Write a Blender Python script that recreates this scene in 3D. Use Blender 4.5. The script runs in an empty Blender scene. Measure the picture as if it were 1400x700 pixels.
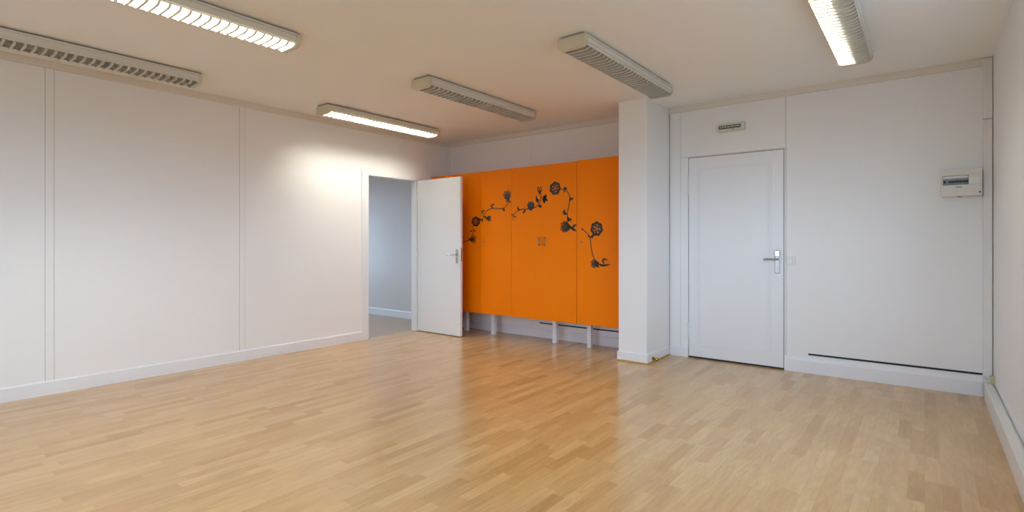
import bpy, bmesh, math, random
from mathutils import Vector, Matrix

random.seed(7)
C = bpy.context.scene.collection
PI = math.pi

# ------------------------------------------------------------------ materials
def lin(c):
    return tuple(((v/255)/12.92 if v/255 <= .04045 else (((v/255)+.055)/1.055)**2.4) for v in c) + (1.0,)

def mat(name, rgb, rough=.5, metal=0.0, spec=.5, bump=0.0, bscale=40.0, var=0.0, vscale=3.0, emit=None, estr=0.0, coat=0.0):
    m = bpy.data.materials.new(name); m.use_nodes = True
    nt = m.node_tree; b = nt.nodes['Principled BSDF']
    b.inputs['Base Color'].default_value = lin(rgb)
    b.inputs['Roughness'].default_value = rough
    b.inputs['Metallic'].default_value = metal
    b.inputs['Specular IOR Level'].default_value = spec
    b.inputs['Coat Weight'].default_value = coat
    if emit:
        b.inputs['Emission Color'].default_value = lin(emit)
        b.inputs['Emission Strength'].default_value = estr
    if bump or var:
        tc = nt.nodes.new('ShaderNodeNewGeometry')
    if var:
        n = nt.nodes.new('ShaderNodeTexNoise'); n.inputs['Scale'].default_value = vscale; n.inputs['Detail'].default_value = 4
        nt.links.new(tc.outputs['Position'], n.inputs['Vector'])
        mx = nt.nodes.new('ShaderNodeMix'); mx.data_type = 'RGBA'
        base = lin(rgb)
        mx.inputs[6].default_value = tuple(max(0, v*(1-var)) for v in base[:3]) + (1,)
        mx.inputs[7].default_value = tuple(min(1, v*(1+var)) for v in base[:3]) + (1,)
        nt.links.new(n.outputs['Fac'], mx.inputs[0]); nt.links.new(mx.outputs[2], b.inputs['Base Color'])
    if bump:
        n2 = nt.nodes.new('ShaderNodeTexNoise'); n2.inputs['Scale'].default_value = bscale; n2.inputs['Detail'].default_value = 3
        nt.links.new(tc.outputs['Position'], n2.inputs['Vector'])
        bp = nt.nodes.new('ShaderNodeBump'); bp.inputs['Strength'].default_value = bump; bp.inputs['Distance'].default_value = .002
        nt.links.new(n2.outputs['Fac'], bp.inputs['Height']); nt.links.new(bp.outputs['Normal'], b.inputs['Normal'])
    return m

def floor_material():
    m = bpy.data.materials.new('beech_laminate'); m.use_nodes = True
    nt = m.node_tree; N = nt.nodes; L = nt.links; b = N['Principled BSDF']
    def math_(op, a, c=None, clamp=False):
        n = N.new('ShaderNodeMath'); n.operation = op; n.use_clamp = clamp
        for i, v in enumerate((a, c)):
            if v is None: continue
            if isinstance(v, (int, float)): n.inputs[i].default_value = v
            else: L.new(v, n.inputs[i])
        return n.outputs[0]
    geo = N.new('ShaderNodeNewGeometry'); sep = N.new('ShaderNodeSeparateXYZ'); L.new(geo.outputs['Position'], sep.inputs[0])
    X, Y = sep.outputs[0], sep.outputs[1]
    W, LEN = .066, .40
    xr = math_('DIVIDE', X, W); row = math_('FLOOR', xr)
    wn = N.new('ShaderNodeTexWhiteNoise'); wn.noise_dimensions = '1D'; L.new(row, wn.inputs['W'])
    yy = math_('ADD', math_('DIVIDE', Y, LEN), math_('MULTIPLY', wn.outputs['Value'], 7.31))
    # uneven strip lengths
    wob = N.new('ShaderNodeTexNoise'); wob.noise_dimensions = '2D'; wob.inputs['Scale'].default_value = .9; wob.inputs['Detail'].default_value = 0
    cmb0 = N.new('ShaderNodeCombineXYZ'); L.new(math_('MULTIPLY', row, 3.7), cmb0.inputs[0]); L.new(yy, cmb0.inputs[1]); L.new(cmb0.outputs[0], wob.inputs['Vector'])
    yw = math_('ADD', yy, math_('MULTIPLY', wob.outputs['Fac'], .7))
    col = math_('FLOOR', yw)
    cmb = N.new('ShaderNodeCombineXYZ'); L.new(row, cmb.inputs[0]); L.new(col, cmb.inputs[1])
    cell = N.new('ShaderNodeTexWhiteNoise'); cell.noise_dimensions = '2D'; L.new(cmb.outputs[0], cell.inputs['Vector'])
    # grain, offset in each strip
    off = N.new('ShaderNodeVectorMath'); off.operation = 'MULTIPLY'; L.new(cell.outputs['Color'], off.inputs[0]); off.inputs[1].default_value = (9, 17, 5)
    st = N.new('ShaderNodeVectorMath'); st.operation = 'MULTIPLY'; L.new(geo.outputs['Position'], st.inputs[0]); st.inputs[1].default_value = (26, 3.2, 1)
    ad = N.new('ShaderNodeVectorMath'); ad.operation = 'ADD'; L.new(st.outputs[0], ad.inputs[0]); L.new(off.outputs[0], ad.inputs[1])
    g = N.new('ShaderNodeTexNoise'); g.inputs['Scale'].default_value = 1.0; g.inputs['Detail'].default_value = 5; g.inputs['Distortion'].default_value = 1.3
    L.new(ad.outputs[0], g.inputs['Vector'])
    wv = N.new('ShaderNodeTexWave'); wv.wave_type = 'RINGS'; wv.rings_direction = 'SPHERICAL'; wv.inputs['Scale'].default_value = .55; wv.inputs['Distortion'].default_value = 6; wv.inputs['Detail'].default_value = 2; wv.inputs['Detail Scale'].default_value = .7
    L.new(ad.outputs[0], wv.inputs['Vector'])
    ramp = N.new('ShaderNodeValToRGB'); e = ramp.color_ramp.elements
    e[0].position = 0; e[0].color = lin(FLOOR_A); e[1].position = 1; e[1].color = lin(FLOOR_C)
    k = e.new(.5); k.color = lin(FLOOR_B); k2 = e.new(.16); k2.color = lin(FLOOR_AB)
    L.new(cell.outputs['Value'], ramp.inputs[0])
    fl = N.new('ShaderNodeTexNoise'); fl.inputs['Scale'].default_value = 1.0; fl.inputs['Detail'].default_value = 3
    s3 = N.new('ShaderNodeVectorMath'); s3.operation = 'MULTIPLY'; L.new(geo.outputs['Position'], s3.inputs[0]); s3.inputs[1].default_value = (150, 22, 1)
    L.new(s3.outputs[0], fl.inputs['Vector'])
    gg = math_('ADD', math_('ADD', math_('MULTIPLY', g.outputs['Fac'], .82), math_('MULTIPLY', wv.outputs['Fac'], .08)), math_('MULTIPLY', fl.outputs['Fac'], .35))
    mul = math_('ADD', math_('MULTIPLY', gg, .56), .66)
    # joints between strips
    fx = math_('FRACT', xr); fy = math_('FRACT', yw)
    jx = math_('LESS_THAN', fx, .022); jy = math_('LESS_THAN', fy, .005)
    r3 = math_('LESS_THAN', math_('FRACT', math_('DIVIDE', xr, 3.0)), .012)
    jn = math_('MAXIMUM', math_('MULTIPLY', math_('MAXIMUM', jx, jy), .10), math_('MULTIPLY', r3, .13))
    mul2 = math_('MULTIPLY', mul, math_('SUBTRACT', 1.0, jn))
    vm = N.new('ShaderNodeVectorMath'); vm.operation = 'SCALE'; L.new(ramp.outputs[0], vm.inputs[0]); L.new(mul2, vm.inputs['Scale'])
    L.new(vm.outputs[0], b.inputs['Base Color'])
    rg = math_('ADD', math_('MULTIPLY', g.outputs['Fac'], .10), FLOOR_ROUGH)
    L.new(rg, b.inputs['Roughness'])
    b.inputs['Specular IOR Level'].default_value = .8
    bn = N.new('ShaderNodeTexNoise'); bn.inputs['Scale'].default_value = 1.0; bn.inputs['Detail'].default_value = 2
    s2 = N.new('ShaderNodeVectorMath'); s2.operation = 'MULTIPLY'; L.new(geo.outputs['Position'], s2.inputs[0]); s2.inputs[1].default_value = (16, 9, 1)
    L.new(s2.outputs[0], bn.inputs['Vector'])
    bp = N.new('ShaderNodeBump'); bp.inputs['Strength'].default_value = .10; bp.inputs['Distance'].default_value = .004
    L.new(bn.outputs['Fac'], bp.inputs['Height']); L.new(bp.outputs['Normal'], b.inputs['Normal'])
    return m

FLOOR_A, FLOOR_AB, FLOOR_B, FLOOR_C = (179,139,89), (189,150,98), (194,156,105), (201,165,114)
FLOOR_ROUGH = .17
M = dict(
    floor=floor_material(),
    wall=mat('white_wall_paint', (232,232,232), .55, bump=.10, bscale=180, var=.015, vscale=1.5),
    wall_side=mat('white_partition_paint', (234,234,234), .5, bump=.08, bscale=180, var=.015, vscale=1.2),
    trim=mat('white_gloss_trim', (228,229,232), .38),
    ceiling=mat('ceiling_paint', (238,238,237), .8, bump=.08, bscale=90, var=.02, vscale=1.0),
    door=mat('white_door_paint', (230,231,233), .35, bump=.03, bscale=60),
    hall=mat('hall_wall_paint', (212,205,200), .6, bump=.06, bscale=120),
    hall_floor=mat('hall_floor_vinyl', (172,150,130), .38, var=.10, vscale=9),
    orange=mat('orange_laminate', (238,126,0), .40, spec=.15, bump=.02, bscale=300, var=.03, vscale=2.5),
    orange_dull=mat('orange_carcass', (196,92,6), .5),
    decal=mat('charcoal_sticker', (24,23,25), .42),
    decal_fill=mat('olive_sticker', (62,58,30), .45),
    chrome=mat('brushed_chrome', (196,196,196), .22, metal=1),
    steel=mat('satin_nickel', (170,165,158), .32, metal=1),
    brass=mat('brass', (190,158,70), .3, metal=1),
    wood_bead=mat('bare_wood_bead', (196,160,84), .5, var=.1, vscale=30),
    black=mat('black_slot', (22,22,26), .6),
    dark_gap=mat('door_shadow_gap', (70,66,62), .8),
    joint_shade=mat('strip_shadow_joint', (176,172,168), .8),
    cornice=mat('cornice_paint', (219,213,203), .6),
    cream=mat('aged_cream_plastic', (206,199,176), .4),
    lamp=mat('lamp_white_enamel', (216,213,203), .35),
    lamp_plate=mat('lamp_base_plate', (150,145,135), .5),
    louvre=mat('louvre_plastic', (226,224,218), .4),
    tube_off=mat('unlit_tube_glass', (225,225,220), .25),
    plastic=mat('ivory_plastic', (214,213,203), .38),
    plastic_w=mat('white_plastic', (228,228,226), .35),
    breaker=mat('breaker_grey', (150,155,158), .45),
    toggle=mat('breaker_toggle_black', (18,18,20), .4),
    smoked=mat('grey_print', (120,122,122), .5),
    sign=mat('sign_casing', (204,206,190), .35),
    sign_green=mat('sign_dark_green', (40,70,48), .45),
    sign_text=mat('sign_lettering', (226,234,214), .45),
    trunk=mat('trunking_plastic', (224,223,220), .4),
    beige=mat('beige_plastic', (190,180,140), .45),
    pvc=mat('window_frame_pvc', (235,235,235), .35),
)
def louvre_material():
    m = M['louvre']; nt = m.node_tree; b = nt.nodes['Principled BSDF']; out = nt.nodes['Material Output']
    t = nt.nodes.new('ShaderNodeBsdfTranslucent'); t.inputs[0].default_value = lin((226,224,214))
    mx = nt.nodes.new('ShaderNodeMixShader'); mx.inputs[0].default_value = .25
    nt.links.new(b.outputs[0], mx.inputs[1]); nt.links.new(t.outputs[0], mx.inputs[2]); nt.links.new(mx.outputs[0], out.inputs[0])
louvre_material()
def emission(name, rgb, s):
    m = bpy.data.materials.new(name); m.use_nodes = True; nt = m.node_tree; nt.nodes.clear()
    e = nt.nodes.new('ShaderNodeEmission'); o = nt.nodes.new('ShaderNodeOutputMaterial')
    e.inputs[0].default_value = lin(rgb); e.inputs[1].default_value = s; nt.links.new(e.outputs[0], o.inputs[0]); return m
for n_, s_ in (('tube_bright', 145.0), ('tube_mid', 130.0), ('tube_soft', 65.0)): M[n_] = emission('lit_' + n_, (252,250,236), s_)

# ------------------------------------------------------------------ mesh helpers
def add_box(bm, x0, x1, y0, y1, z0, z1, bevel=0.0, seg=1):
    x0, x1 = min(x0,x1), max(x0,x1); y0, y1 = min(y0,y1), max(y0,y1); z0, z1 = min(z0,z1), max(z0,z1)
    t = bmesh.new()
    v = [t.verts.new(p) for p in ((x0,y0,z0),(x1,y0,z0),(x1,y1,z0),(x0,y1,z0),(x0,y0,z1),(x1,y0,z1),(x1,y1,z1),(x0,y1,z1))]
    for f in ((0,3,2,1),(4,5,6,7),(0,1,5,4),(1,2,6,5),(2,3,7,6),(3,0,4,7)): t.faces.new([v[i] for i in f])
    if bevel: bmesh.ops.bevel(t, geom=t.edges[:], offset=bevel, segments=seg, profile=.5, affect='EDGES')
    merge(bm, t)

def merge(bm, t):
    t.verts.index_update(); mp = [bm.verts.new(v.co) for v in t.verts]
    for f in t.faces:
        try:
            nf = bm.faces.new([mp[v.index] for v in f.verts]); nf.smooth = f.smooth; nf.material_index = f.material_index
        except ValueError: pass
    t.free()

def add_cyl(bm, p0, p1, r0, r1=None, seg=16, cap=True):
    r1 = r0 if r1 is None else r1
    p0, p1 = Vector(p0), Vector(p1); d = (p1-p0).normalized()
    a = d.orthogonal().normalized(); b = d.cross(a)
    ring = lambda p, r: [bm.verts.new(p + a*r*math.cos(2*PI*i/seg) + b*r*math.sin(2*PI*i/seg)) for i in range(seg)]
    A, B = ring(p0, r0), ring(p1, r1)
    for i in range(seg):
        f = bm.faces.new((A[i], A[(i+1)%seg], B[(i+1)%seg], B[i])); f.smooth = True
    if cap: bm.faces.new(A[::-1]); bm.faces.new(B)

def add_tube(bm, pts, r, seg=10):
    for a, b in zip(pts, pts[1:]): add_cyl(bm, a, b, r, seg=seg)
    for p in pts[1:-1]: add_ball(bm, p, r, 8)

def add_ball(bm, c, r, seg=12):
    t = bmesh.new(); bmesh.ops.create_uvsphere(t, u_segments=seg, v_segments=max(6, seg//2), radius=r)
    bmesh.ops.translate(t, verts=t.verts, vec=Vector(c))
    for f in t.faces: f.smooth = True
    merge(bm, t)

def add_prism(bm, poly, axis, a, b):
    """closed 2D outline swept along an axis; poly coordinates are the two other axes in x,y,z order"""
    def P(u, v, w):
        return (w,u,v) if axis == 'x' else ((u,w,v) if axis == 'y' else (u,v,w))
    A = [bm.verts.new(P(u,v,a)) for u, v in poly]; B = [bm.verts.new(P(u,v,b)) for u, v in poly]
    n = len(poly)
    for i in range(n): bm.faces.new((A[i], A[(i+1)%n], B[(i+1)%n], B[i]))
    bm.faces.new(A[::-1]); bm.faces.new(B)

def obj(name, bm, m, parent=None, mats=None, loc=None):
    bmesh.ops.recalc_face_normals(bm, faces=bm.faces[:])
    me = bpy.data.meshes.new(name); bm.to_mesh(me); bm.free()
    for mm in (mats or [m]): me.materials.append(mm)
    o = bpy.data.objects.new(name, me); C.objects.link(o)
    if parent is not None:
        o.parent = parent
        if parent.type == 'EMPTY' or parent.location.length: o.matrix_parent_inverse = Matrix.Translation(-world_loc(parent))
    return o

def world_loc(o):
    p = Vector(o.location)
    return p

def tag(o, label, cat, group=None, kind=None):
    o['label'] = label; o['category'] = cat
    if group: o['group'] = group
    if kind: o['kind'] = kind
    return o

def thing(name, label, cat, loc=(0,0,0), group=None, kind=None):
    o = bpy.data.objects.new(name, None); C.objects.link(o); o.location = loc; o.empty_display_size = .1
    return tag(o, label, cat, group, kind)

def boxes(*bs, bevel=0.0, seg=1):
    bm = bmesh.new()
    for b in bs: add_box(bm, *b, bevel=bevel, seg=seg)
    return bm

def struct(name, bm, m, label, cat):
    return tag(obj(name, bm, m), label, cat, kind='structure')

# ------------------------------------------------------------------ measures
XL, XR, YB, YF, H = -5.395, .410, 5.452, -2.00, 2.60
TW = .075                                  # left partition thickness
DY0, DY1, DZ = 4.050, 4.822, 2.012         # doorway in the left partition
HX0, HY0, HYB = -8.6, 2.6, 5.515           # hall beyond the doorway

# ------------------------------------------------------------------ shell
struct('floor', boxes((XL-.035, XR+.15, YF-.15, YB+.15, -.06, 0)), M['floor'], 'glossy pale beech strip laminate floor of the empty room', 'floor')
struct('ceiling', boxes((XL-TW, XR+.15, YF-.15, YB+.15, H, H+.08)), M['ceiling'], 'plain warm white ceiling carrying the batten lights', 'ceiling')

bm = boxes((XL-TW, XL, YF-.15, DY0, 0, H), (XL-TW, XL, DY1, YB+.15, 0, H), (XL-TW, XL, DY0, DY1, DZ, H))
struct('wall_left', bm, M['wall_side'], 'white panelled partition with a doorway at its far end', 'wall')

G = .0025
bm = boxes((XL, XR+.15, YB+.018, YB+.15, 0, H))
def panel(x0, x1, z0, z1): add_box(bm, x0+G/2, x1-G/2, YB, YB+.018, z0, z1)
panel(XL, -4.928, 0, H); panel(-4.928, -3.931, 0, H); panel(-3.931, -2.44, 0, H)
panel(-2.124, -2.010, 0, H); panel(-2.010, -1.931, 0, 2.068); panel(-2.010, -1.019, 2.068+G, H)
panel(-1.931, -1.019, 2.062, 2.068); panel(-1.033, -1.019, 0, 2.062); panel(-1.019, XR, 0, H)
struct('wall_back', bm, M['wall'], 'white panelled back wall behind the orange wardrobes and closed door', 'wall')

RWINS = [(2.00, 3.60)]
# window walls beside and behind the camera
WZ0, WZ1 = .92, 2.30
RZ0, RZ1 = 1.25, 2.42
bm = bmesh.new(); ys = [YF-.15] + [v for w in RWINS for v in w] + [YB+.15]
for i in range(0, len(ys), 2): add_box(bm, XR, XR+.15, ys[i], ys[i+1], 0, H)
for a, b in RWINS: add_box(bm, XR, XR+.15, a, b, 0, RZ0); add_box(bm, XR, XR+.15, a, b, RZ1, H)
struct('wall_right', bm, M['wall'], 'bare white wall at the right edge of the view', 'wall')
WINS = [(-3.70, -2.10), (-1.70, -.20)]
bm = bmesh.new(); xs = [XL-TW] + [v for w in WINS for v in w] + [XR+.15]
for i in range(0, len(xs), 2): add_box(bm, xs[i], xs[i+1], YF-.15, YF, 0, H)
for a, b in WINS: add_box(bm, a, b, YF-.15, YF, 0, WZ0); add_box(bm, a, b, YF-.15, YF, WZ1, H)
struct('wall_front', bm, M['wall'], 'white window wall behind the viewer', 'wall')
for i, (a, b) in enumerate(WINS):
    bm = bmesh.new(); t = .05; y0, y1 = YF-.11, YF-.05; mid = (a+b)/2
    for bx in ((a,b,y0,y1,WZ0,WZ0+t),(a,b,y0,y1,WZ1-t,WZ1),(a,a+t,y0,y1,WZ0+t,WZ1-t),(b-t,b,y0,y1,WZ0+t,WZ1-t),(mid-.04,mid+.04,y0,y1,WZ0+t,WZ1-t)):
        add_box(bm, *bx, bevel=.004)
    struct('window_%d' % (i+1), bm, M['pvc'], ('white framed window behind the viewer nearest the left wall','white framed window behind the viewer further right')[i], 'window')
for i, (a, b) in enumerate(RWINS):
    bm = bmesh.new(); t = .05; x0, x1 = XR+.05, XR+.11; mid = (a+b)/2
    for bx in ((x0,x1,a,b,RZ0,RZ0+t),(x0,x1,a,b,RZ1-t,RZ1),(x0,x1,a,a+t,RZ0+t,RZ1-t),(x0,x1,b-t,b,RZ0+t,RZ1-t),(x0,x1,mid-.04,mid+.04,RZ0+t,RZ1-t)):
        add_box(bm, *bx, bevel=.004)
    struct('window_%d' % (i+3), bm, M['pvc'], 'white framed window in the right wall just outside the view', 'window')

bm = boxes((-2.438, -2.137, 4.880, YB+.018, 0, H), bevel=.004)
struct('wall_pillar', bm, M['wall'], 'square white pillar between the orange wardrobes and the closed door', 'pillar')

# hall beyond the open door
HC = 2.5
struct('floor_hall', boxes((HX0-.1, XL-.035, HY0-.1, HYB+.1, -.06, 0)), M['hall_floor'], 'grey brown floor seen beyond the open door', 'floor')
struct('ceiling_hall', boxes((HX0-.1, XL-TW, HY0-.1, HYB+.1, HC, HC+.08)), M['ceiling'], 'ceiling of the room beyond the doorway', 'ceiling')
struct('wall_hall_back', boxes((HX0-.1, XL-TW, HYB, HYB+.1, 0, HC)), M['hall'], 'pale blue grey wall seen through the doorway', 'wall')
struct('wall_hall_front', boxes((HX0-.1, XL-TW, HY0-.1, HY0, 0, HC)), M['hall'], 'hidden near wall of the room beyond the doorway', 'wall')
bm = boxes((HX0-.1, HX0, HY0, HYB, 0, .9), (HX0-.1, HX0, HY0, HYB, 2.2, HC), (HX0-.1, HX0, HY0, HY0+1.1, .9, 2.2), (HX0-.1, HX0, HYB-.6, HYB, .9, 2.2))
struct('wall_hall_left', bm, M['hall'], 'window wall of the room beyond the doorway', 'wall')
bm = bmesh.new(); add_prism(bm, [(HYB,0),(HYB-.014,0),(HYB-.014,.100),(HYB-.006,.108),(HYB,.108)], 'x', HX0, XL-TW)
struct('baseboard_hall', bm, M['trim'], 'white skirting of the pale blue wall beyond the doorway', 'baseboard')

# skirtings, cornices, cover strips
bm = bmesh.new(); add_prism(bm, [(XL,0),(XL+.014,0),(XL+.014,.098),(XL+.006,.108),(XL,.108)], 'y', YF, 3.950)
struct('baseboard_left', bm, M['trim'], 'white skirting along the left partition', 'baseboard')
bm = bmesh.new(); add_prism(bm, [(YB,0),(YB-.010,0),(YB-.010,.104),(YB-.003,.112),(YB,.112)], 'x', XL, -2.438)
struct('baseboard_alcove', bm, M['trim'], 'white skirting under the orange wardrobes', 'baseboard')
bm = bmesh.new(); add_prism(bm, [(YB,0),(YB-.012,0),(YB-.012,.095),(YB-.004,.104),(YB,.104)], 'x', -2.125, -1.934)
struct('baseboard_corner', bm, M['trim'], 'short white skirting between the pillar and the closed door', 'baseboard')
bm = bmesh.new(); add_prism(bm, [(YB,0),(YB-.014,0),(YB-.014,.110),(YB-.005,.136),(YB,.140)], 'x', -1.030, .352)
struct('baseboard_back', bm, M['trim'], 'deep white skirting right of the closed door', 'baseboard')
bm = bmesh.new(); t = .012; zb = .092
for bx in ((-2.438-t, -2.137+t, 4.880-t, 4.880, .012, zb), (-2.137, -2.137+t, 4.880, YB-.012, .012, zb), (-2.438-t, -2.438, 4.880, YB-.012, .012, zb)): add_box(bm, *bx, bevel=.003)
struct('baseboard_pillar', bm, M['trim'], 'white skirting wrapped round the pillar', 'baseboard')
bm = bmesh.new(); t = .016
for bx in ((-2.438-t, -2.137+t, 4.880-t, 4.880, 0, .012), (-2.137, -2.137+t, 4.880, YB-.012, 0, .012), (-2.438-t, -2.438, 4.880, YB-.012, 0, .012)): add_box(bm, *bx, bevel=.003)
struct('trim_1', bm, M['wood_bead'], 'thin bare wood bead at the foot of the pillar', 'trim')
CR = .055
def crown(name, poly, axis, a, b, label):
    bm = bmesh.new(); add_prism(bm, poly, axis, a, b); struct(name, bm, M['cornice'], label, 'cornice')
crown('trim_2', [(XL,H),(XL+.026,H),(XL+.026,H-.012),(XL+.019,H-CR),(XL,H-CR)], 'y', YF, YB, 'plain cornice along the top of the left partition')
back_crown = [(YB,H),(YB-.026,H),(YB-.026,H-.012),(YB-.021,H-CR),(YB,H-CR)]
crown('trim_3', back_crown, 'x', XL+.026, -2.438, 'plain cornice above the orange wardrobes')
crown('trim_4', back_crown, 'x', -2.137, .352, 'plain cornice above the closed door')
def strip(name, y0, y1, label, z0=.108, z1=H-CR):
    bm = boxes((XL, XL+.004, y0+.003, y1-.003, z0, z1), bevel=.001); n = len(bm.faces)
    for y in (y0, y1-.003): add_box(bm, XL, XL+.0012, y, y+.003, z0, z1)  # thin edge lines, groove shade put into their darker colour
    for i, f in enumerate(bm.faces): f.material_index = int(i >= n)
    tag(obj(name, bm, None, mats=[M['wall_side'], M['joint_shade']]), label, 'cover strip', kind='structure')
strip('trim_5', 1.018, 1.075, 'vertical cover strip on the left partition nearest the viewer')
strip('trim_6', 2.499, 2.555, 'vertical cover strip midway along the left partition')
struct('trim_7', boxes((XL, XL+.02, YB-.02, YB, .11, H-CR), bevel=.004), M['wall'], 'white corner bead where the left partition meets the back wall', 'trim')

# ------------------------------------------------------------------ open interior door
d = thing('door_1', 'plain white interior door standing wide open into the room', 'door', (XL, DY1, 0), kind='structure')
bm = boxes((XL, XL+.014, 3.950, DY0, 0, 2.055), (XL, XL+.014, DY1, 4.905, 0, 2.055), (XL, XL+.014, DY0, DY1, DZ, 2.055),
           (XL-TW-.004, XL, DY0, DY0+.008, 0, DZ-.008), (XL-TW-.004, XL, DY1-.008, DY1, 0, DZ-.008), (XL-TW-.004, XL, DY0, DY1, DZ-.008, DZ), bevel=.002)
obj('door_frame', bm, M['door'], d)
LX0, LX1, LY0, LY1 = -5.372, -4.578, 4.828, 4.866
obj('door_leaf', boxes((LX0, LX1, LY0, LY1, .010, 2.012), bevel=.002), M['door'], d)
for z in (.25, 1.02, 1.80):
    bm = bmesh.new(); add_cyl(bm, (LX0-.005, LY0-.004, z-.045), (LX0-.005, LY0-.004, z+.045), .006, seg=10)
    obj('hinge', bm, M['door'], d)
def lever_set(parent, xc, y, zp0, zp1, zl, xl_end, m, w=.020):
    """long plate, lever pointing left, key cylinder; y is the face of the door, the set stands towards -y"""
    h = obj('handle_plate', boxes((xc-w, xc+w, y-.009, y, zp0, zp1), bevel=.004, seg=2), m, parent)
    bm = bmesh.new(); add_cyl(bm, (xc, y-.009, zl), (xc, y-.050, zl), .009)
    add_tube(bm, [(xc+.006, y-.050, zl), (xl_end+.02, y-.054, zl), (xl_end, y-.050, zl-.002)], .0085)
    add_ball(bm, (xc+.006, y-.050, zl), .0095); add_ball(bm, (xl_end, y-.050, zl-.002), .0085)
    obj('lever', bm, m, h)
    bm = bmesh.new(); add_cyl(bm, (xc, y-.009, zp0+.060), (xc, y-.014, zp0+.060), .0085); add_box(bm, xc-.004, xc+.004, y-.014, y-.009, zp0+.038, zp0+.056)
    obj('lock_cylinder', bm, M['steel'], h)
    return h
lever_set(d, -4.636, LY0, .925, 1.098, 1.032, -4.757, M['chrome'], w=.019)
obj('latch_plate', boxes((LX1-.001, LX1+.0015, LY0+.008, LY1-.008, .95, 1.12), bevel=.0005), M['chrome'], d)

# ------------------------------------------------------------------ closed entrance door
d = thing('door_2', 'closed white panelled door with a long chrome handle plate', 'door', (-1.48, YB, 0), kind='structure')
X0, X1 = -1.926, -1.038
obj('door_leaf', boxes((X0, X1, YB+.001, YB+.017, .016, 2.056), bevel=.0015), M['door'], d)
def frame_profile(bm, x0, x1, z0, z1, w, y, h):
    for a, b in ((0, .45), (.55, 1)):
        hh = h if a == 0 else h*.55
        i0, i1 = w*a, w*b
        add_box(bm, x0+i0, x0+i1, y-hh, y, z0+i0, z1-i0, bevel=.001); add_box(bm, x1-i1, x1-i0, y-hh, y, z0+i0, z1-i0, bevel=.001)
        add_box(bm, x0+i1, x1-i1, y-hh, y, z0+i0, z0+i1, bevel=.001); add_box(bm, x0+i1, x1-i1, y-hh, y, z1-i1, z1-i0, bevel=.001)
bm = bmesh.new(); frame_profile(bm, -1.838, -1.140, .128, 1.958, .042, YB+.001, .006)
obj('panel_moulding', bm, M['door'], d)
obj('threshold', boxes((-1.931, -1.033, YB+.004, YB+.018, 0, .012)), M['black'], d)
obj('gap_shade_sheet', boxes((-1.9305, -1.0335, YB+.0172, YB+.0178, .012, 2.0615)), M['dark_gap'], d)  # dark sheet behind the leaf, shade of the door gaps put into its colour
for z0, z1 in ((1.669, 1.860), (.178, .365)):
    bm = boxes((-1.948, -1.930, YB-.006, YB, z0, z1), bevel=.002); add_cyl(bm, (-1.929, YB-.006, z0), (-1.929, YB-.006, z1), .007, seg=10)
    obj('hinge', bm, M['door'], d)
h = lever_set(d, -1.090, YB+.001, .897, 1.108, 1.030, -1.195, M['steel'], w=.021)
obj('cylinder_guard', boxes((-1.111, -1.069, YB-.020, YB-.008, 1.052, 1.110), bevel=.005, seg=2), M['chrome'], h)

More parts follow.
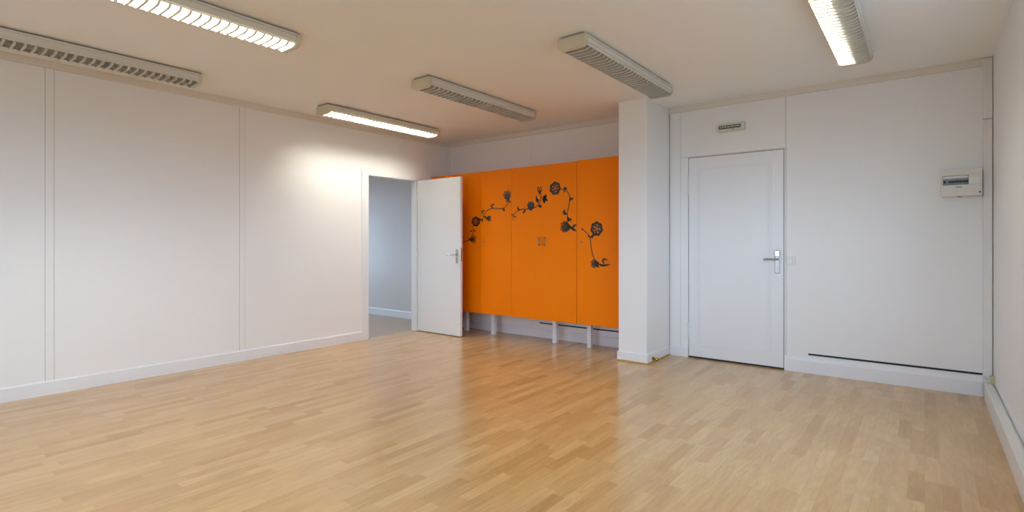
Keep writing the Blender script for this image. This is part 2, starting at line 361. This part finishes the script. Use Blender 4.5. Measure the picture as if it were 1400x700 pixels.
# floral stickers on the wardrobe doors, outlines in metres on the door face (x, z)
DECALS = {
'd1': [('s',[(-4.8493,1.1722),(-4.7702,1.1921),(-4.6483,1.2246),(-4.6046,1.286),(-4.5873,1.3343),(-4.5983,1.3958)],0.011),('f',(-4.5443,1.4544),0.075,0.066,0.3),('l',[(-4.6047,1.3264),(-4.6265,1.3347),(-4.6528,1.3221)],0.018),('l',[(-4.5917,1.3262),(-4.5722,1.3389),(-4.5484,1.3338)],0.018),('l',[(-4.4864,1.4642),(-4.4673,1.4733),(-4.4503,1.4729)],0.028),('l',[(-4.6483,1.2246),(-4.6659,1.2377),(-4.6747,1.2279)],0.016),('t',(-4.6395,1.2246),(-4.5267,1.2275),0.036),('l',[(-4.822,1.1789),(-4.804,1.2217),(-4.7726,1.2627)],0.03)],
'd2': [('s',[(-4.4355,1.4439),(-4.4166,1.515),(-4.381,1.5694),(-4.3187,1.602),(-4.2469,1.6118),(-4.106,1.6033),(-4.0468,1.6348),(-4.0077,1.676),(-4.0155,1.7254)],0.011),('t',(-4.0155,1.7177),(-4.051,1.8317),0.055),('l',[(-4.4124,1.5419),(-4.4378,1.5682),(-4.4167,1.5897),(-4.3873,1.5776)],0.022),('l',[(-4.2571,1.6106),(-4.2797,1.6445),(-4.2307,1.669)],0.026),('l',[(-4.1099,1.6065),(-4.0822,1.59),(-4.0821,1.5623)],0.026),('l',[(-4.0135,1.6763),(-4.0351,1.6926),(-4.0527,1.6842)],0.02),('l',[(-4.0135,1.6732),(-3.9882,1.6874),(-3.9766,1.6685)],0.02),('l',[(-4.4166,1.5102),(-4.3789,1.5091),(-4.3663,1.4708)],0.022),('l',[(-4.4208,1.4913),(-4.4376,1.4758),(-4.4376,1.4471)],0.016),('t',(-4.3538,1.4926),(-4.2794,1.4812),0.036),('s',[(-4.4124,1.5149),(-4.3809,1.5029),(-4.3497,1.4925)],0.009)],
'd3a': [('s',[(-3.9395,1.4558),(-3.9357,1.5135),(-3.8949,1.5496),(-3.8254,1.5804),(-3.7382,1.5821),(-3.6646,1.5843),(-3.6042,1.6016),(-3.5623,1.6293),(-3.5385,1.6722),(-3.5267,1.7057),(-3.5196,1.7199)],0.011),('s',[(-3.5344,1.6769),(-3.5324,1.7194),(-3.5407,1.7659)],0.009),('t',(-3.6707,1.5875),(-3.6794,1.6788),0.062),('l',[(-3.8254,1.5804),(-3.8632,1.5919),(-3.8633,1.6291)],0.026),('l',[(-3.7444,1.5804),(-3.7691,1.5583),(-3.7928,1.5262)],0.026),('l',[(-3.9344,1.5104),(-3.9524,1.5242),(-3.9679,1.5175)],0.018),('l',[(-3.9344,1.5084),(-3.9075,1.4955),(-3.891,1.5091)],0.018),('l',[(-3.5682,1.6266),(-3.5384,1.6019),(-3.5207,1.6207)],0.026),('l',[(-3.554,1.6514),(-3.5862,1.6744),(-3.5947,1.7092)],0.026),('l',[(-3.5448,1.6739),(-3.5865,1.6965),(-3.595,1.7398)],0.024),('l',[(-3.5447,1.6347),(-3.5322,1.6051),(-3.5198,1.6251)],0.02),('b',(-3.5428,1.7626),(-3.5491,1.8449),0.036)],
'd3b': [('l',[(-3.4786,1.6369),(-3.4828,1.6914),(-3.4542,1.7441)],0.05),('l',[(-3.491,1.6714),(-3.4664,1.6905),(-3.4337,1.6585)],0.03),('l',[(-3.4993,1.7262),(-3.4746,1.7079),(-3.4379,1.7229)],0.02),('f',(-3.3313,1.8042),0.078,0.078,0.1),('s',[(-3.2561,1.7879),(-3.1937,1.7792),(-3.1551,1.7408),(-3.1359,1.6824),(-3.1453,1.6091),(-3.1645,1.5277),(-3.1682,1.4457),(-3.1547,1.3797),(-3.1068,1.338),(-3.0501,1.316)],0.011),('l',[(-3.2073,1.7767),(-3.1996,1.796),(-3.1686,1.7875)],0.03),('l',[(-3.2034,1.7798),(-3.2112,1.7637),(-3.1995,1.7532)],0.018),('l',[(-3.1377,1.6415),(-3.1263,1.6737),(-3.0845,1.6716)],0.03),('l',[(-3.1664,1.5048),(-3.2109,1.5194),(-3.1993,1.5586)],0.034),('l',[(-3.1625,1.4784),(-3.1451,1.4369),(-3.1108,1.4573)],0.034),('t',(-3.1489,1.3599),(-3.2693,1.3686),0.068),('l',[(-3.1642,1.3634),(-3.1488,1.3435),(-3.1527,1.314)],0.022),('l',[(-3.103,1.3395),(-3.0803,1.3701),(-3.0426,1.3841)],0.03),('l',[(-3.145,1.3697),(-3.0954,1.3362),(-3.0463,1.3127)],0.03)],
'd4': [('f',(-2.9699,1.3327),0.011,0.011,0),('s',[(-2.9699,1.3327),(-2.9111,1.2871),(-2.8746,1.2389),(-2.8655,1.1672),(-2.8473,1.0719),(-2.8114,0.9933),(-2.7669,0.9549),(-2.6879,0.9475),(-2.6274,0.9538)],0.011),('s',[(-2.8746,1.2341),(-2.8548,1.2595),(-2.826,1.272)],0.012),('l',[(-2.8692,1.2405),(-2.8476,1.2499),(-2.8296,1.2752)],0.03),('l',[(-2.8765,1.2405),(-2.891,1.2597),(-2.8873,1.2406)],0.02),('f',(-2.7939,1.3333),0.078,0.082,0.25),('t',(-2.7828,0.9623),(-2.8725,0.9505),0.046),('l',[(-2.8042,0.9745),(-2.7828,0.9387),(-2.765,0.9124)],0.026),('l',[(-2.7828,0.9623),(-2.7228,0.9403),(-2.6256,0.9539)],0.026),('l',[(-2.6983,0.9519),(-2.7193,0.9827),(-2.7019,1.0082),(-2.6567,0.9966)],0.022)],
}

# ------------------------------------------------------------------ orange wardrobes on white legs
CY, CT, CB = 5.080, 2.086, .285           # door face, top, bottom

def smooth(pts, n=8):
    if len(pts) < 3:
        return [Vector(p) for p in pts]
    P = [Vector(p) for p in pts]; P = [P[0]*2-P[1]] + P + [P[-1]*2-P[-2]]; out = []
    for i in range(1, len(P)-2):
        a, b, c, e = P[i-1:i+3]
        for k in range(n):
            t = k/n; out.append(.5*((2*b) + (c-a)*t + (2*a-5*b+4*c-e)*t*t + (3*b-a-3*c+e)*t**3))
    out.append(P[-2]); return out

def poly_face(bm, pts, y, mi):
    try:
        f = bm.faces.new([bm.verts.new((p[0], y, p[1])) for p in pts]); f.material_index = mi
    except ValueError: pass

def ribbon(bm, pts, w, y, mi=0, leaf=False):
    pts = smooth(pts, 8); n = len(pts)-1; prev = None
    for i, p in enumerate(pts):
        a = pts[max(0, i-1)]; b = pts[min(n, i+1)]; d = (b-a)
        nrm = Vector((-d.y, d.x)).normalized() if d.length > 1e-9 else Vector((0, 1))
        t = i/n; hw = w/2*(max(.04, math.sin(PI*min(1, t*.97+.02))**.8) if leaf else .65+.35*math.sin(PI*t))
        cur = (bm.verts.new((p.x+nrm.x*hw, y, p.y+nrm.y*hw)), bm.verts.new((p.x-nrm.x*hw, y, p.y-nrm.y*hw)))
        if prev:
            f = bm.faces.new((prev[0], cur[0], cur[1], prev[1])); f.material_index = mi
        prev = cur

def petal_pts(base, tip, hw, k=1.0):
    b, t = Vector(base), Vector(tip); d = t-b; n = Vector((-d.y, d.x)).normalized(); L = []; R = []
    for i in range(0, 11):
        s = i/10; wv = hw*(math.sin(PI*s**.8)**.85 if 0 < s < 1 else 0)
        c = b + d*(.5+(s-.5)*k); L.append(c+n*wv*k); R.append(c-n*wv*k)
    return [tuple(p) for p in L[:-1]] + [tuple(p) for p in R[:0:-1]]

def rot(v, a): return Vector((v.x*math.cos(a)-v.y*math.sin(a), v.x*math.sin(a)+v.y*math.cos(a)))

def decal_bm(items, y):
    bm = bmesh.new(); y1 = y-.0004; y2 = y-.0008
    for it in items:
        k = it[0]
        if k == 's': ribbon(bm, it[1], it[2], y)
        elif k == 'l': ribbon(bm, it[1], it[2], y1, leaf=True)
        elif k == 'f':
            (cx, cz), rx, rz, ph = it[1], it[2], it[3], it[4]
            if rx < .02:
                poly_face(bm, [(cx+rx*math.cos(2*PI*i/14), cz+rx*math.sin(2*PI*i/14)) for i in range(14)], y1, 0); continue
            n = 98; ring = []
            for i in range(n):
                a = 2*PI*i/n; ro = .84+.16*abs(math.cos(3.5*(a+ph)))**.7; ri = .55+.07*math.cos(7*(a+ph))
                ring.append((bm.verts.new((cx+rx*ro*math.cos(a), y1, cz+rz*ro*math.sin(a))), bm.verts.new((cx+rx*ri*math.cos(a), y1, cz+rz*ri*math.sin(a)))))
            for i in range(n):
                bm.faces.new((ring[i][0], ring[(i+1)%n][0], ring[(i+1)%n][1], ring[i][1]))
            for j in range(5):                       # inner petals, thin gaps of door showing between
                a = 2*PI*j/5+ph+.4; dv = Vector((math.cos(a)*rx, math.sin(a)*rz))
                c = Vector((cx, cz)); poly_face(bm, petal_pts(c+dv*.17, c+dv*.60, rx*.19), y2, 0)
            poly_face(bm, [(cx+rx*.10*math.cos(2*PI*i/12), cz+rz*.10*math.sin(2*PI*i/12)) for i in range(12)], y2, 0)
        else:
            b, t, hw = Vector(it[1]), Vector(it[2]), it[3]; d = t-b
            fan = ((-.62, .86, .42), (.62, .86, .42), (-.30, 1.0, .40), (.30, 1.0, .40), (0, .92, .40)) if k == 't' else ((-.32, 1, .52), (.32, 1, .52))
            for j, (a, s, w) in enumerate(fan):          # outlined petals, the door showing inside them
                e = rot(d, a)*s; O = petal_pts(b, b+e, hw*w*1.12); I = petal_pts(b+e*.26, b+e*.86, hw*w*.50); yy = y1-.00007*j
                n = len(O); A = [bm.verts.new((p[0], yy, p[1])) for p in O]; B = [bm.verts.new((p[0], yy, p[1])) for p in I]
                for i in range(n): bm.faces.new((A[i], A[(i+1)%n], B[(i+1)%n], B[i]))
                if j > 1 and k == 't': poly_face(bm, petal_pts(b+e*.2, b+e*.7, hw*w*.22), y2, 1)
            r = hw*.42                                # calyx
            poly_face(bm, [(b.x+r*math.cos(2*PI*i/12), b.y+r*math.sin(2*PI*i/12)) for i in range(12)], y1, 0)
    return bm

TIGHT = (-3.508,)                        # the pair of doors that close edge to edge
def wardrobe(x0, x1, label, doors, legs, top=CT, y=CY):
    t = thing('wardrobe', label, 'wardrobe', ((x0+x1)/2, 5.26, 0), 'orange wardrobes on white legs')
    bm = boxes((x0+.002, x1-.002, y+.021, YB-.012, CB+.004, top-.004), bevel=.001)
    obj('carcass', bm, M['orange_dull'], t)
    for (a, b, dec, knob, pull) in doors:
        dr = obj('door', boxes((a+(.0004 if a in TIGHT else .002), b-(.0004 if b in TIGHT else .002), y, y+.019, CB, top), bevel=.0005), M['orange'], t)
        if dec: obj('flower_sticker', decal_bm(DECALS[dec], y-.0008), None, dr, mats=[M['decal'], M['decal_fill']])
        if knob:
            kx, kz = knob; bm = bmesh.new(); add_cyl(bm, (kx, y, kz), (kx, y-.012, kz), .011, .010); add_ball(bm, (kx, y-.014, kz), .011)
            obj('lock_knob', bm, M['steel'], dr)
        if pull:
            px, pz = pull; bm = bmesh.new()
            add_tube(bm, [(px, y, pz-.045), (px, y-.026, pz-.040), (px, y-.026, pz+.040), (px, y, pz+.045)], .0065)
            obj('pull_handle', bm, M['steel'], dr)
    for lx in legs:
        obj('leg', boxes((lx-.026, lx+.026, 5.235, 5.285, 0, CB+.006), bevel=.002), M['trim'], t)
    return t
wardrobe(XL+.016, -3.965, 'orange wardrobe with three tall doors, half hidden behind the open white door',
         [(XL+.016, -4.930, None, None, None), (-4.930, -4.466, 'd1', None, None), (-4.466, -3.965, 'd2', (-4.415, 1.190), None)], (-5.32, -4.872, -4.398))
wardrobe(-3.965, -3.048, 'middle orange wardrobe with two small metal pull handles and a floral vine',
         [(-3.965, -3.508, 'd3a', None, (-3.549, 1.199)), (-3.508, -3.048, 'd3b', None, (-3.472, 1.199))], (-3.447,))
wardrobe(-3.044, -2.452, 'narrow orange wardrobe beside the white pillar with one rose decal',
         [(-3.044, -2.452, 'd4', (-2.985, 1.191), None)], (-2.982,), top=CT+.008, y=CY-.006)

# ------------------------------------------------------------------ black strips painting the shade of the panel gaps above the skirting
def slot(x0, x1, z0, z1, label):
    tag(obj('wall_gap_shade', boxes((x0, x1, YB-.004, YB, z0, z1), bevel=.001), M['black']), label, 'gap', 'dark vent slots above the skirting')
slot(-.834, .350, .163, .179, 'long dark slot in the wall right of the closed door')
slot(-3.804, -2.442, .172, .187, 'dark slot in the wall underneath the orange wardrobes')

# ------------------------------------------------------------------ emergency exit sign
t = thing('exit_sign', 'small emergency exit sign box mounted above the closed white door', 'sign', (-1.497, YB, 2.28))
yS = YB-.042
obj('casing', boxes((-1.622, -1.372, yS, YB, 2.280, 2.360), bevel=.008, seg=3), M['sign'], t)
obj('lamp_cover', boxes((-1.392, -1.376, yS-.004, yS+.003, 2.290, 2.350), bevel=.003), M['plastic'], t)
bd = obj('sign_band', boxes((-1.612, -1.408, yS-.0025, yS+.001, 2.305, 2.338), bevel=.0008), M['sign_green'], t)
def text_mesh(name, s, size, loc, m, parent, sx=1.0):
    cu = bpy.data.curves.new(name, 'FONT'); cu.body = s; cu.size = size; cu.align_x = 'CENTER'; cu.align_y = 'CENTER'; cu.extrude = .0004; cu.offset = size*.012
    o = bpy.data.objects.new(name, cu); C.objects.link(o)
    me = bpy.data.meshes.new_from_object(o.evaluated_get(bpy.context.evaluated_depsgraph_get()))
    C.objects.unlink(o); bpy.data.objects.remove(o)
    me.transform(Matrix.Translation(loc) @ Matrix.Rotation(PI/2, 4, 'X') @ Matrix.Diagonal((sx, 1, 1, 1)))
    me.materials.clear(); me.materials.append(m)
    n = bpy.data.objects.new(name, me); C.objects.link(n); n.parent = parent
    return n
ix = text_mesh('lettering', 'SORTIE DE SECOURS', .0215, (-1.510, yS-.0032, 2.3215), M['sign_text'], bd, .93)
ix.matrix_parent_inverse = Matrix.Identity(4)
bm = bmesh.new(); add_cyl(bm, (-1.478, yS, 2.294), (-1.478, yS-.004, 2.294), .005)
obj('indicator_lamp', bm, M['toggle'], t)

# ------------------------------------------------------------------ light switch
t = thing('light_switch', 'small white light switch on the wall beside the door handle', 'switch', (-.977, YB, .978))
obj('switch_plate', boxes((-1.016, -.938, YB-.012, YB, .978, 1.057), bevel=.004, seg=2), M['plastic_w'], t)
obj('rocker', boxes((-1.006, -.956, YB-.017, YB-.010, .988, 1.047), bevel=.003), M['plastic_w'], t)

# ------------------------------------------------------------------ breaker box
t = thing('breaker_box', 'ivory electrical breaker box high on the wall by the right corner', 'breaker box', (.225, YB, 1.545))
yE = YB-.082
obj('back_box', boxes((.104, .346, YB-.050, YB+.001, 1.548, 1.752), bevel=.004), M['plastic'], t)
bm = bmesh.new()
for bx in ((.100, .346, yE, YB-.050, 1.706, 1.756), (.100, .346, yE, YB-.050, 1.546, 1.634), (.100, .113, yE, YB-.050, 1.634, 1.706), (.266, .346, yE, YB-.050, 1.634, 1.706)): add_box(bm, *bx, bevel=.0022)
cv = obj('front_cover', bm, M['plastic'], t)
obj('blanking_plate', boxes((.270, .334, yE-.003, yE+.002, 1.640, 1.688), bevel=.0015), M['plastic_w'], cv)
obj('label_strip', boxes((.115, .264, yE+.010, yE+.016, 1.686, 1.704), bevel=.0005), M['plastic_w'], cv)
obj('maker_mark', boxes((.190, .228, yE-.0008, yE+.001, 1.612, 1.619)), M['smoked'], cv)
bm = bmesh.new(); add_cyl(bm, (.331, yE, 1.572), (.331, yE-.004, 1.572), .006); obj('cover_screw', bm, M['toggle'], cv)
bm = bmesh.new(); add_cyl(bm, (.214, yE+.02, 1.546), (.214, yE+.02, 1.538), .016, .012); obj('cable_gland', bm, M['breaker'], t)
mods = [(.115, .146)] + [(.146 + i*.01686, .146 + (i+1)*.01686) for i in range(7)]
for a, b in mods:
    k = obj('breaker', boxes((a+.0004, b-.0004, yE+.012, YB-.050, 1.637, 1.685), bevel=.0008), M['breaker'], t)
    c = (a+b)/2 - (.006 if b-a > .02 else 0)
    obj('toggle', boxes((c-.0058, c+.0058, yE-.002, yE+.012, 1.651, 1.668), bevel=.0015), M['toggle'], k)

# ------------------------------------------------------------------ trunking in the right corner
t = thing('corner_trunking', 'tall white cable trunking standing in the right corner', 'trunking', (.379, YB, .10))
obj('lower_lid', boxes((.353, .406, YB-.040, YB, .100, 2.128), bevel=.003), M['trunk'], t)
obj('upper_lid', boxes((.350, .407, YB-.043, YB, 2.131, H-.006), bevel=.003), M['trunk'], t)
t = thing('floor_trunking', 'white cable trunking along the foot of the right wall', 'trunking', (.38, 2.3, 0))
obj('trunking_body', boxes((.354, XR, YF, 5.330, 0, .118), bevel=.002), M['trunk'], t)
bm = bmesh.new(); add_box(bm, .351, .398, YF, 5.330, .1185, .135, bevel=.003); obj('trunking_lid', bm, M['trunk'], t)
t = thing('cable_junction', 'small beige cable junction at the foot of the right corner', 'junction box', (.394, 5.31, .135))
obj('junction_cover', boxes((.382, XR, 5.285, 5.330, .135, .190), bevel=.004), M['beige'], t)
for z in (.150, .162, .174):
    bm = bmesh.new(); add_tube(bm, [(.384, 5.315, z), (.366, 5.36, z-.003), (.360, 5.415, z+.002)], .0032, seg=8)
    obj('cable', bm, M['plastic_w'], t)

# ------------------------------------------------------------------ brass door stop on the pillar
t = thing('door_stop', 'tiny brass stop on the skirting at the pillar foot', 'door stop', (-2.110, 5.00, .035))
bm = bmesh.new(); add_cyl(bm, (-2.125, 5.00, .038), (-2.119, 5.00, .038), .020); obj('rose', bm, M['brass'], t)
bm = bmesh.new(); add_cyl(bm, (-2.119, 5.00, .038), (-2.088, 5.00, .034), .008); add_ball(bm, (-2.082, 5.00, .033), .018); obj('knob', bm, M['brass'], t)

# ------------------------------------------------------------------ batten lights
LL = 1.56
def lamp_proto():
    root = thing('ceiling_light', 'x', 'ceiling light', (0,0,H), 'louvred fluorescent battens on the ceiling')
    h2 = LL/2
    def part(name, bm, m):
        o = obj(name, bm, m); o.parent = root; return o
    part('base_plate', boxes((-.084, .084, -h2+.004, h2-.004, -.013, 0)), M['lamp_plate'])
    prof = [(-.108,-.013),(.108,-.013),(.110,-.016),(.110,-.027),(.104,-.028),(.104,-.034),(.110,-.035),(.110,-.066),(.102,-.066),(.102,-.019),(-.102,-.019),(-.102,-.066),(-.110,-.066),(-.110,-.035),(-.104,-.034),(-.104,-.028),(-.110,-.027),(-.110,-.016)]
    bm = bmesh.new(); add_prism(bm, prof, 'y', -h2+.028, h2-.028); part('housing', bm, M['lamp'])
    for s in (-1, 1):
        cap = [(-.106,-.013),(.106,-.013),(.113,-.022),(.113,-.070),(.108,-.084),(.092,-.096),(.070,-.101),(-.070,-.101),(-.092,-.096),(-.108,-.084),(-.113,-.070),(-.113,-.022)]
        bm = bmesh.new(); add_prism(bm, cap, 'y', s*(h2-.030), s*h2)
        bmesh.ops.bevel(bm, geom=[e for e in bm.edges if all(abs(v.co.y - s*h2) < 1e-5 for v in e.verts)], offset=.006, segments=2, profile=.5, affect='EDGES')
        part('end_cap', bm, M['cream'])
    bm = bmesh.new(); nb = 28; y0, y1 = -h2+.030, h2-.030
    half = [(.104,-.052),(.104,-.070),(.099,-.082),(.088,-.091),(.066,-.097),(.03,-.0985)]
    prof = half + [(-x, z) for x, z in half[::-1]]
    for i in range(nb+1):
        y = y0 + (y1-y0)*i/nb
        add_prism(bm, prof, 'y', max(y0, y-.0012), min(y1, y+.0012))
        lip = [(x, z) for x, z in prof]; n = len(lip)
        inner = [(x*.955, z+.0035) for x, z in lip[2:-2]]
        add_prism(bm, lip[2:-2] + inner[::-1], 'y', max(y0, y-.0075), min(y1, y+.0075))
    for s in (-1, 1): add_prism(bm, [(s*.1045,-.050),(s*.1045,-.071),(s*.100,-.082),(s*.0985,-.081),(s*.1025,-.070),(s*.1025,-.050)], 'y', y0, y1)
    add_box(bm, -.002, .002, y0, y1, -.085, -.024)
    part('louvre', bm, M['louvre'])
    for s in (-1, 1):
        bm = bmesh.new(); add_cyl(bm, (s*.050, -h2+.045, -.044), (s*.050, h2-.045, -.044), .013, seg=14); part('fluorescent_tube', bm, M['tube_off'])
    return root
def copy_lamp(src):
    r = src.copy(); C.objects.link(r)
    for ch in src.children:
        c = ch.copy(); C.objects.link(c); c.parent = r
    return r
proto = lamp_proto()
lit_mesh = {}
def light_tubes(root, which, tm):
    tubes = sorted((c for c in root.children if c.name.startswith('fluorescent_tube')), key=lambda o: o.data.vertices[0].co.x)
    for i in which:
        o = tubes[i]; key = (o.data.name, tm)
        if key not in lit_mesh:
            me = o.data.copy(); me.materials.clear(); me.materials.append(M[tm]); lit_mesh[key] = me
        o.data = lit_mesh[key]; o['label'] = 'glowing white tube'
LAMPS = [   # x, y of centre, lit tubes, label
    (-4.853, 1.120, (), None, 'unlit batten light at the left edge of the view, parallel to the left wall'),
    (-3.428, 1.165, (0, 1), 'tube_mid', 'brightly lit batten light cut off by the top edge, second from the left wall'),
    (-4.862, 3.862, (0, 1), 'tube_bright', 'lit batten light above the open doorway'),
    (-3.392, 3.862, (), None, 'unlit batten light in front of the orange wardrobes'),
    (-1.892, 3.862, (), None, 'unlit batten light whose far end reaches the white pillar'),
    (-.408, 3.880, (0,), 'tube_soft', 'lit batten light nearest the right corner, half glaring and half ribbed'),
]
lamps = [proto] + [copy_lamp(proto) for _ in LAMPS[1:]]
for o, (x, y, lit, tm, label) in zip(lamps, LAMPS):
    o.location = (x, y, H); o['label'] = label
    light_tubes(o, lit, tm)

# ------------------------------------------------------------------ daylight
SKY = 9.8
w = bpy.data.worlds.new('sky'); bpy.context.scene.world = w; w.use_nodes = True
nt = w.node_tree; bg = nt.nodes['Background']
tc = nt.nodes.new('ShaderNodeTexCoord'); sp = nt.nodes.new('ShaderNodeSeparateXYZ'); rp = nt.nodes.new('ShaderNodeValToRGB')
nt.links.new(tc.outputs['Generated'], sp.inputs[0])
mr = nt.nodes.new('ShaderNodeMapRange'); mr.inputs['From Min'].default_value = -1; nt.links.new(sp.outputs[2], mr.inputs[0]); nt.links.new(mr.outputs[0], rp.inputs[0])
e = rp.color_ramp.elements; e[0].position = 0; e[0].color = (.10,.115,.13,1); e[1].position = 1; e[1].color = (.78,1.08,1.5,1)
k = e.new(.48); k.color = (.16,.19,.22,1); k = e.new(.53); k.color = (.72,.98,1.30,1)
nt.links.new(rp.outputs[0], bg.inputs[0]); bg.inputs[1].default_value = SKY
def portal(name, loc, rot, sx, sy):
    l = bpy.data.lights.new(name, 'AREA'); l.shape = 'RECTANGLE'; l.size = sx; l.size_y = sy
    l.cycles.is_portal = True
    o = bpy.data.objects.new(name, l); C.objects.link(o); o.location = loc; o.rotation_euler = rot
for a, b in RWINS:
    portal('window_daylight', (XR+.13, (a+b)/2, (RZ0+RZ1)/2), (0, PI/2, 0), RZ1-RZ0, b-a)
for a, b in WINS:
    portal('window_daylight', ((a+b)/2, YF-.13, (WZ0+WZ1)/2), (PI/2, 0, 0), b-a, WZ1-WZ0)
portal('hall_daylight', (HX0-.05, (HY0+1.1+HYB-.6)/2, 1.55), (0, -PI/2, 0), 1.3, HYB-.6-HY0-1.1)

# ------------------------------------------------------------------ camera
cd = bpy.data.cameras.new('camera'); cam = bpy.data.objects.new('camera', cd); C.objects.link(cam)
cam.location = (0, 0, 1.1868); cam.rotation_euler = (PI/2, 0, math.radians(37.915))
cd.sensor_width = 36; cd.lens = 724.47/1400*36; cd.shift_y = -(350-331.42)/1400; cd.clip_start = .02
sc = bpy.context.scene; sc.camera = cam
sc.view_settings.view_transform = 'Standard'; sc.view_settings.look = 'None'
sc.view_settings.exposure = 0.07; sc.view_settings.gamma = 1.0
sc.cycles.max_bounces = 14; sc.cycles.diffuse_bounces = 8; sc.cycles.glossy_bounces = 5
sc.cycles.sample_clamp_indirect = 8; sc.cycles.use_denoising = True
sc.cycles.caustics_reflective = False; sc.cycles.caustics_refractive = False
